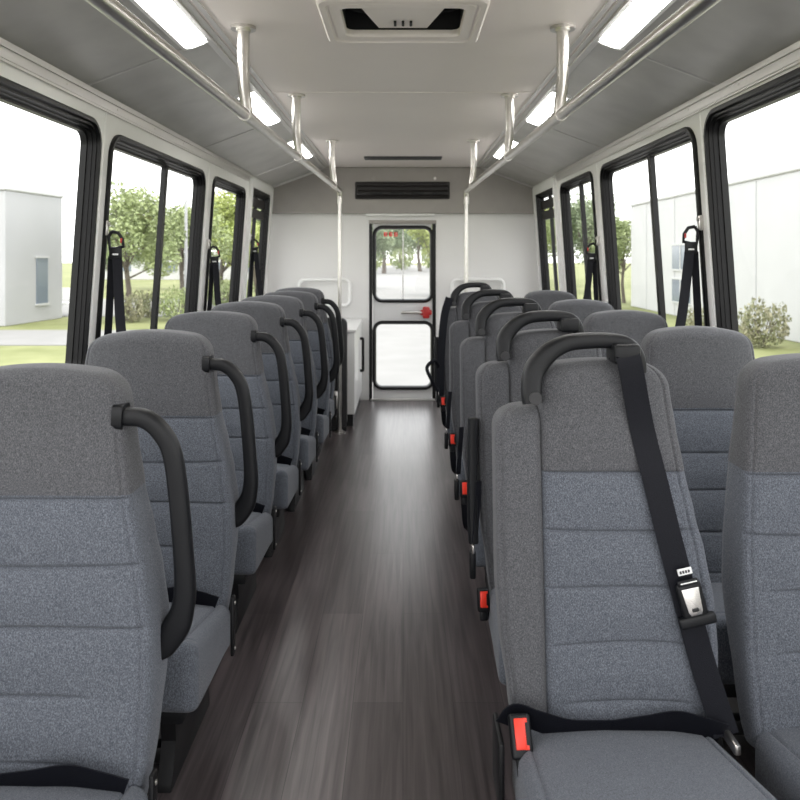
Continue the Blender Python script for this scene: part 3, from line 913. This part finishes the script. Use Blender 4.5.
M['leaf'] = leafmat('green_leaves', (.20, .25, .10), (.36, .41, .20))
M['leaf2'] = leafmat('yellow_green_leaves', (.30, .36, .10), (.48, .52, .20))
M['leafd'] = leafmat('grey_green_leaves', (.17, .22, .13), (.29, .34, .21))
M['bush'] = leafmat('shrub_leaves', (.16, .18, .09), (.30, .28, .18))

bm = B(); box(bm, -140, 140, -30, 230, GROUND-.2, GROUND); struct(mk('ground', bm, 'grass'))
bm = B(); box(bm, -2.6, 2.6, -30, 230, GROUND, GROUND+.012); box(bm, -5., 5., -30, 160, GROUND, GROUND+.010); struct(mk('road', bm, 'pave'))  # wide strip's near apron is added to bounce neutral light onto the ceiling
bm = B(); box(bm, -90, -5.2, 17.3, 20.8, GROUND, GROUND+.02); struct(mk('footpath', bm, 'pave'))
bm = B(); box(bm, -90, -5.2, 25.5, 36, GROUND, GROUND+.02); struct(mk('car_park', bm, 'pave'))

def building(name, lab, loc, rz, w, dep, h, m, wins, trim=.12):
    r = tag(empty(name, loc, rz), lab, 'building')
    bm = B(); box(bm, 0, w, 0, dep, 0, h, .02, 1); mk('walls', bm, m, r)
    bm = B(); box(bm, -.05, w+.05, -.05, dep+.05, h, h+trim, .03, 1); mk('roof_cap', bm, 'bwhite', r)
    for (face, a, b, z0, z1) in wins:
        bm = B()
        if face == 'f': box(bm, a, b, -.03, .05, z0, z1)
        elif face == 'e': box(bm, w-.05, w+.03, a, b, z0, z1)
        else: box(bm, -.03, .05, a, b, z0, z1)
        wf = mk('window', bm, 'bglass', r)
        bm = B()
        if face == 'f':
            box(bm, a-.06, b+.06, -.05, .0, z0-.06, z0); box(bm, a-.06, b+.06, -.05, .0, z1, z1+.06); box(bm, (a+b)/2-.03, (a+b)/2+.03, -.05, 0, z0, z1)
        elif face == 'e':
            box(bm, w, w+.05, a-.06, b+.06, z0-.06, z0); box(bm, w, w+.05, a-.06, b+.06, z1, z1+.06)
        else:
            box(bm, -.05, .0, a-.06, b+.06, z0-.06, z0); box(bm, -.05, .0, a-.06, b+.06, z1, z1+.06); box(bm, -.05, 0, (a+b)/2-.03, (a+b)/2+.03, z0, z1)
        mk('window_trim', bm, 'bwhite', wf)
    # cladding joints
    bm = B(); x = 0
    while x < dep: 
        box(bm, -.012, .01, x, x+.03, 0, h); x += 3.
    x = 0
    while x < w:
        box(bm, x, x+.03, -.012, .01, 0, h); x += 3.
    j = mk('cladding_joint', bm, 'bwall', r)
    return r
building('storage_building', 'pale grey flat roofed building with one tall window, outside the nearest left window', (-11.52-8*math.cos(.1), 22+8*math.sin(.1), GROUND), -.1, 8, 3.05, 3.95, 'bwall', [('e', 1.55, 2.15, .56, 1.98)])
building('office_building', 'low white building far behind the trees outside the left windows', (-27.5, 66, GROUND), math.radians(-4), 20, 8, 2.1, 'bwhite', [('f', 2+4*k, 4+4*k, .7, 1.5) for k in range(4)], .15)
# large white building on the right
building('warehouse_building', 'long white warehouse wall outside the right windows', (9.3, 5., GROUND), 0, 14, 26, 4.05, 'bwhite',
         [('s', 19.6, 21.2, .5, 1.25), ('s', 19.6, 21.2, 1.6, 2.4), ('s', 6.2, 7.8, .5, 1.3)])

def tree_mesh(seed, crown_w, nleaf, leaf, lm, trunk=True):
    rnd = random.Random(seed)
    tb = B()
    tube(tb, [(0, 0, 0), (.02, .01, .22), (-.01, .02, .5), (.0, .0, .78)], lambda f: .022*(1-.75*f)+.003, 8)
    blobs = []
    for k in range(11):
        a = rnd.uniform(0, 2*PI); q = rnd.uniform(.1, 1)**.5*crown_w*.72
        z = rnd.uniform(.42, .90); q *= 1-.55*max(0, (z-.6)/.3)
        c = Vector((math.cos(a)*q, math.sin(a)*q, z)); blobs.append((c, rnd.uniform(.14, .22)))
        zs = rnd.uniform(.25, .5)
        tube(tb, [(0, .01, zs), tuple(Vector((0, .01, zs)).lerp(c, .55)+Vector((0, 0, -.02))), tuple(c)], lambda f: .009*(1-.7*f), 6)
    lb_ = B()
    for i in range(nleaf):
        c, rr = rnd.choice(blobs)
        dv = Vector((rnd.gauss(0, 1), rnd.gauss(0, 1), rnd.gauss(0, .8))).normalized()*rr*rnd.uniform(.35, 1.)**.6
        p = c+dv
        t = Vector((rnd.gauss(0, 1), rnd.gauss(0, 1), rnd.gauss(0, .6))).normalized(); u = t.cross(Vector((rnd.gauss(0, 1), rnd.gauss(0, 1), rnd.gauss(0, 1)))).normalized()
        s = leaf*rnd.uniform(.6, 1.3)
        vs = [lb_.verts.new(p+t*s*a+u*s*b) for a, b in ((-1, 0), (0, -.55), (1, 0), (0, .55))]
        lb_.faces.new(vs)
    return tb, lb_
def make_tree(seed, cw, nl, leaf, lm):
    r = empty('tree'); tb, lb_ = tree_mesh(seed, cw, nl, leaf, lm)
    mk('trunk', tb, 'bark', r); mk('foliage', lb_, lm, r)
    return r
protos = {}
def tree(px, z, ytop, kind, lab, rz, wide=1.):
    x = (px-403)*z/F; h = CAMH+(256-ytop)*z/F-GROUND
    if kind not in protos:
        protos[kind] = make_tree({'a': 3, 'b': 8, 'c': 15}[kind], .40, 9000, .0155, {'a': 'leaf', 'b': 'leaf2', 'c': 'leafd'}[kind]); o = protos[kind]
    else: o = copy_tree(protos[kind])
    o.location = (x, z, GROUND); o.scale = (h*wide, h*wide, h); o.rotation_euler = (0, 0, rz)
    tag(o, lab, 'tree', 'trees outside the windows')
tree(126, 24, 186, 'a', 'rounded green tree outside the second left window, nearest the front pillar', .3, 1.0)
tree(183, 29, 203, 'a', 'loose green tree outside the second left window, by its rear edge', 1.7, 1.1)
tree(157, 46, 222, 'c', 'distant grey green tree between the two trees outside the second left window', 2.4, 1.3)
tree(108, 50, 232, 'c', 'distant low tree at the front edge of the second left window', .9, 1.3)
tree(222, 33, 188, 'b', 'yellow green tree filling the narrow third left window', 4.0, 1.1)
tree(238, 53, 206, 'a', 'green tree behind the one in the narrow third left window', 5.2, 1.2)
tree(257, 43, 205, 'a', 'green tree outside the tall rear left window', 3.1, 1.2)
tree(624, 33, 216, 'a', 'green tree beside the white warehouse outside the second right window', 2.2, .9)
tree(588, 42, 192, 'c', 'hazy green tree outside the third right window, nearer', 1.2, 1.0)
tree(570, 52, 206, 'a', 'green tree outside the third right window, farther', 3.7, 1.2)
tree(546, 62, 204, 'b', 'yellow green tree outside the tall rear right window', .5, 1.2)
tree(370, 46, 214, 'c', 'grey green tree at the left edge of the rear door glass', 2.9, 1.0)
tree(434, 38, 206, 'b', 'yellow green tree at the right edge of the rear door glass', 4.6, 1.1)
tree(384, 88, 205, 'c', 'distant grey green tree left of centre in the rear door glass', 1.0, 1.4)
tree(420, 100, 208, 'c', 'distant grey green tree right of centre in the rear door glass', 2.0, 1.4)
tree(402, 125, 212, 'a', 'farthest green tree in the centre of the rear door glass', 2.6, 1.5)

def make_shrub(seed, lm):
    rnd = random.Random(seed); r = empty('shrub')
    lb_ = B()
    for i in range(1500):
        dv = Vector((rnd.gauss(0, 1), rnd.gauss(0, 1), rnd.gauss(0, 1))).normalized()*rnd.uniform(.2, 1)**.4
        p = Vector((dv.x, dv.y, .5+dv.z*.5)) * (1+.15*math.sin(dv.x*7+dv.y*5))
        if p.z < 0: p.z = abs(p.z)*.3
        t = Vector((rnd.gauss(0, 1), rnd.gauss(0, 1), rnd.gauss(0, 1))).normalized(); u = t.cross(Vector((rnd.gauss(0, 1), rnd.gauss(0, 1), 1))).normalized()
        s = .06*rnd.uniform(.6, 1.3)
        lb_.faces.new([lb_.verts.new(p+t*s*a+u*s*b) for a, b in ((-1, 0), (0, -.6), (1, 0), (0, .6))])
    mk('foliage', lb_, lm, r)
    sb = B()
    for k in range(6):
        a = k*1.05; tube(sb, [(0, 0, 0), (math.cos(a)*.5, math.sin(a)*.5, .6)], .02, 6)
    mk('stems', sb, 'bark', r)
    return r
sp = {}
for (px, z, w, h, k, lab) in ((132, 23.4, .5, .9, 'bush', 'tan green shrub at the front of the shrub row outside the second left window'),
                              (149, 25.2, .5, .85, 'bush', 'tan green shrub in the middle of the row outside the second left window'),
                              (177, 24, .62, 1.0, 'leaf', 'rounded green shrub at the rear of the row outside the second left window'),
                              (228, 30, 1.0, 1.1, 'leaf', 'green shrub outside the narrow third left window'),
                              (762, 17, .62, 1.0, 'bush', 'brownish shrub before the warehouse outside the nearest right window'),
                              (371, 105, 2.3, 5.0, 'leaf', 'distant tall green bush at the far left of the rear door glass, beyond the trees'),
                              (402, 112, 2.2, 4.6, 'leaf', 'distant tall green bush in the centre of the rear door glass, beyond the trees'),
                              (433, 118, 2.3, 5.4, 'leaf', 'distant tall green bush at the far right of the rear door glass, beyond the trees'),
                              (702, 20, .5, .7, 'bush', 'small shrub behind the belt on the second right window')):
    if k not in sp: sp[k] = make_shrub(len(sp)+5, k); o = sp[k]
    else: o = copy_tree(sp[k])
    o.location = ((px-403)*z/F, z, GROUND); o.scale = (w, w, h); o.rotation_euler = (0, 0, px)
    tag(o, lab, 'shrub', 'shrubs outside the windows')
# lamp post seen through the left window
r = tag(empty('street_lamp', ((186-403)*27/F, 27, GROUND)), 'thin grey lamp post standing outside the second left window', 'lamp post')
bm = B(); tube(bm, [(0, 0, 0), (0, 0, 6.0)], lambda f: .07-.03*f, 10); mk('post', bm, 'bwall', r)
bm = B(); box(bm, -.1, .7, -.12, .12, 5.9, 6.03, .03); mk('lamp_head', bm, 'grey_dark', r)
# white bench by the building
r = tag(empty('garden_bench', (-11.15, 26.0, GROUND), .4), 'small white bench beside the grey building outside the nearest left window', 'bench')
bm = B(); box(bm, -.55, .55, -.2, .2, .42, .47, .01); mk('bench_seat', bm, 'white', r)
bm = B(); box(bm, -.55, .55, .17, .22, .55, .95, .01); mk('bench_back', bm, 'white', r)
for x in (-.5, .5):
    bm = B(); box(bm, x-.03, x+.03, -.18, .22, 0, .95 if x else .4, .005); mk('bench_leg', bm, 'white', r)

# ------------------------------------------------------------------ light, camera
w = bpy.data.worlds.new('World'); bpy.context.scene.world = w; w.use_nodes = True
nt = w.node_tree; bg = nt.nodes['Background']
tc = nt.nodes.new('ShaderNodeTexCoord'); sx = nt.nodes.new('ShaderNodeSeparateXYZ'); nt.links.new(tc.outputs['Generated'], sx.inputs[0])
cr = nt.nodes.new('ShaderNodeValToRGB'); e = cr.color_ramp.elements
e[0].position = .0; e[0].color = (1, .99, .98, 1); e[1].position = 1.; e[1].color = (.93, .96, 1, 1)
nt.links.new(sx.outputs['Z'], cr.inputs['Fac']); nt.links.new(cr.outputs['Color'], bg.inputs['Color'])
bg.inputs['Strength'].default_value = 2.3
sun = bpy.data.lights.new('sun', 'SUN'); sun.energy = 1.6; sun.angle = math.radians(12); sun.color = (1, .96, .9)
so = bpy.data.objects.new('sun', sun); C.objects.link(so); so.rotation_euler = (math.radians(24), math.radians(8), 0)

cam = bpy.data.cameras.new('camera'); co = bpy.data.objects.new('camera', cam); C.objects.link(co)
co.location = (0, 0, CAMH); co.rotation_euler = (PI/2, 0, 0)
cam.sensor_width = 36; cam.lens = F/800*36; cam.shift_y = -.18; cam.shift_x = -3/800
cam.dof.use_dof = True; cam.dof.focus_distance = 2.1; cam.dof.aperture_fstop = 7.0
cam.clip_start = .05; cam.clip_end = 600
sc = bpy.context.scene; sc.camera = co
vs = sc.view_settings; vs.view_transform = 'Standard'; vs.look = 'None'; vs.gamma = 1; vs.use_curve_mapping = False; vs.exposure = .55
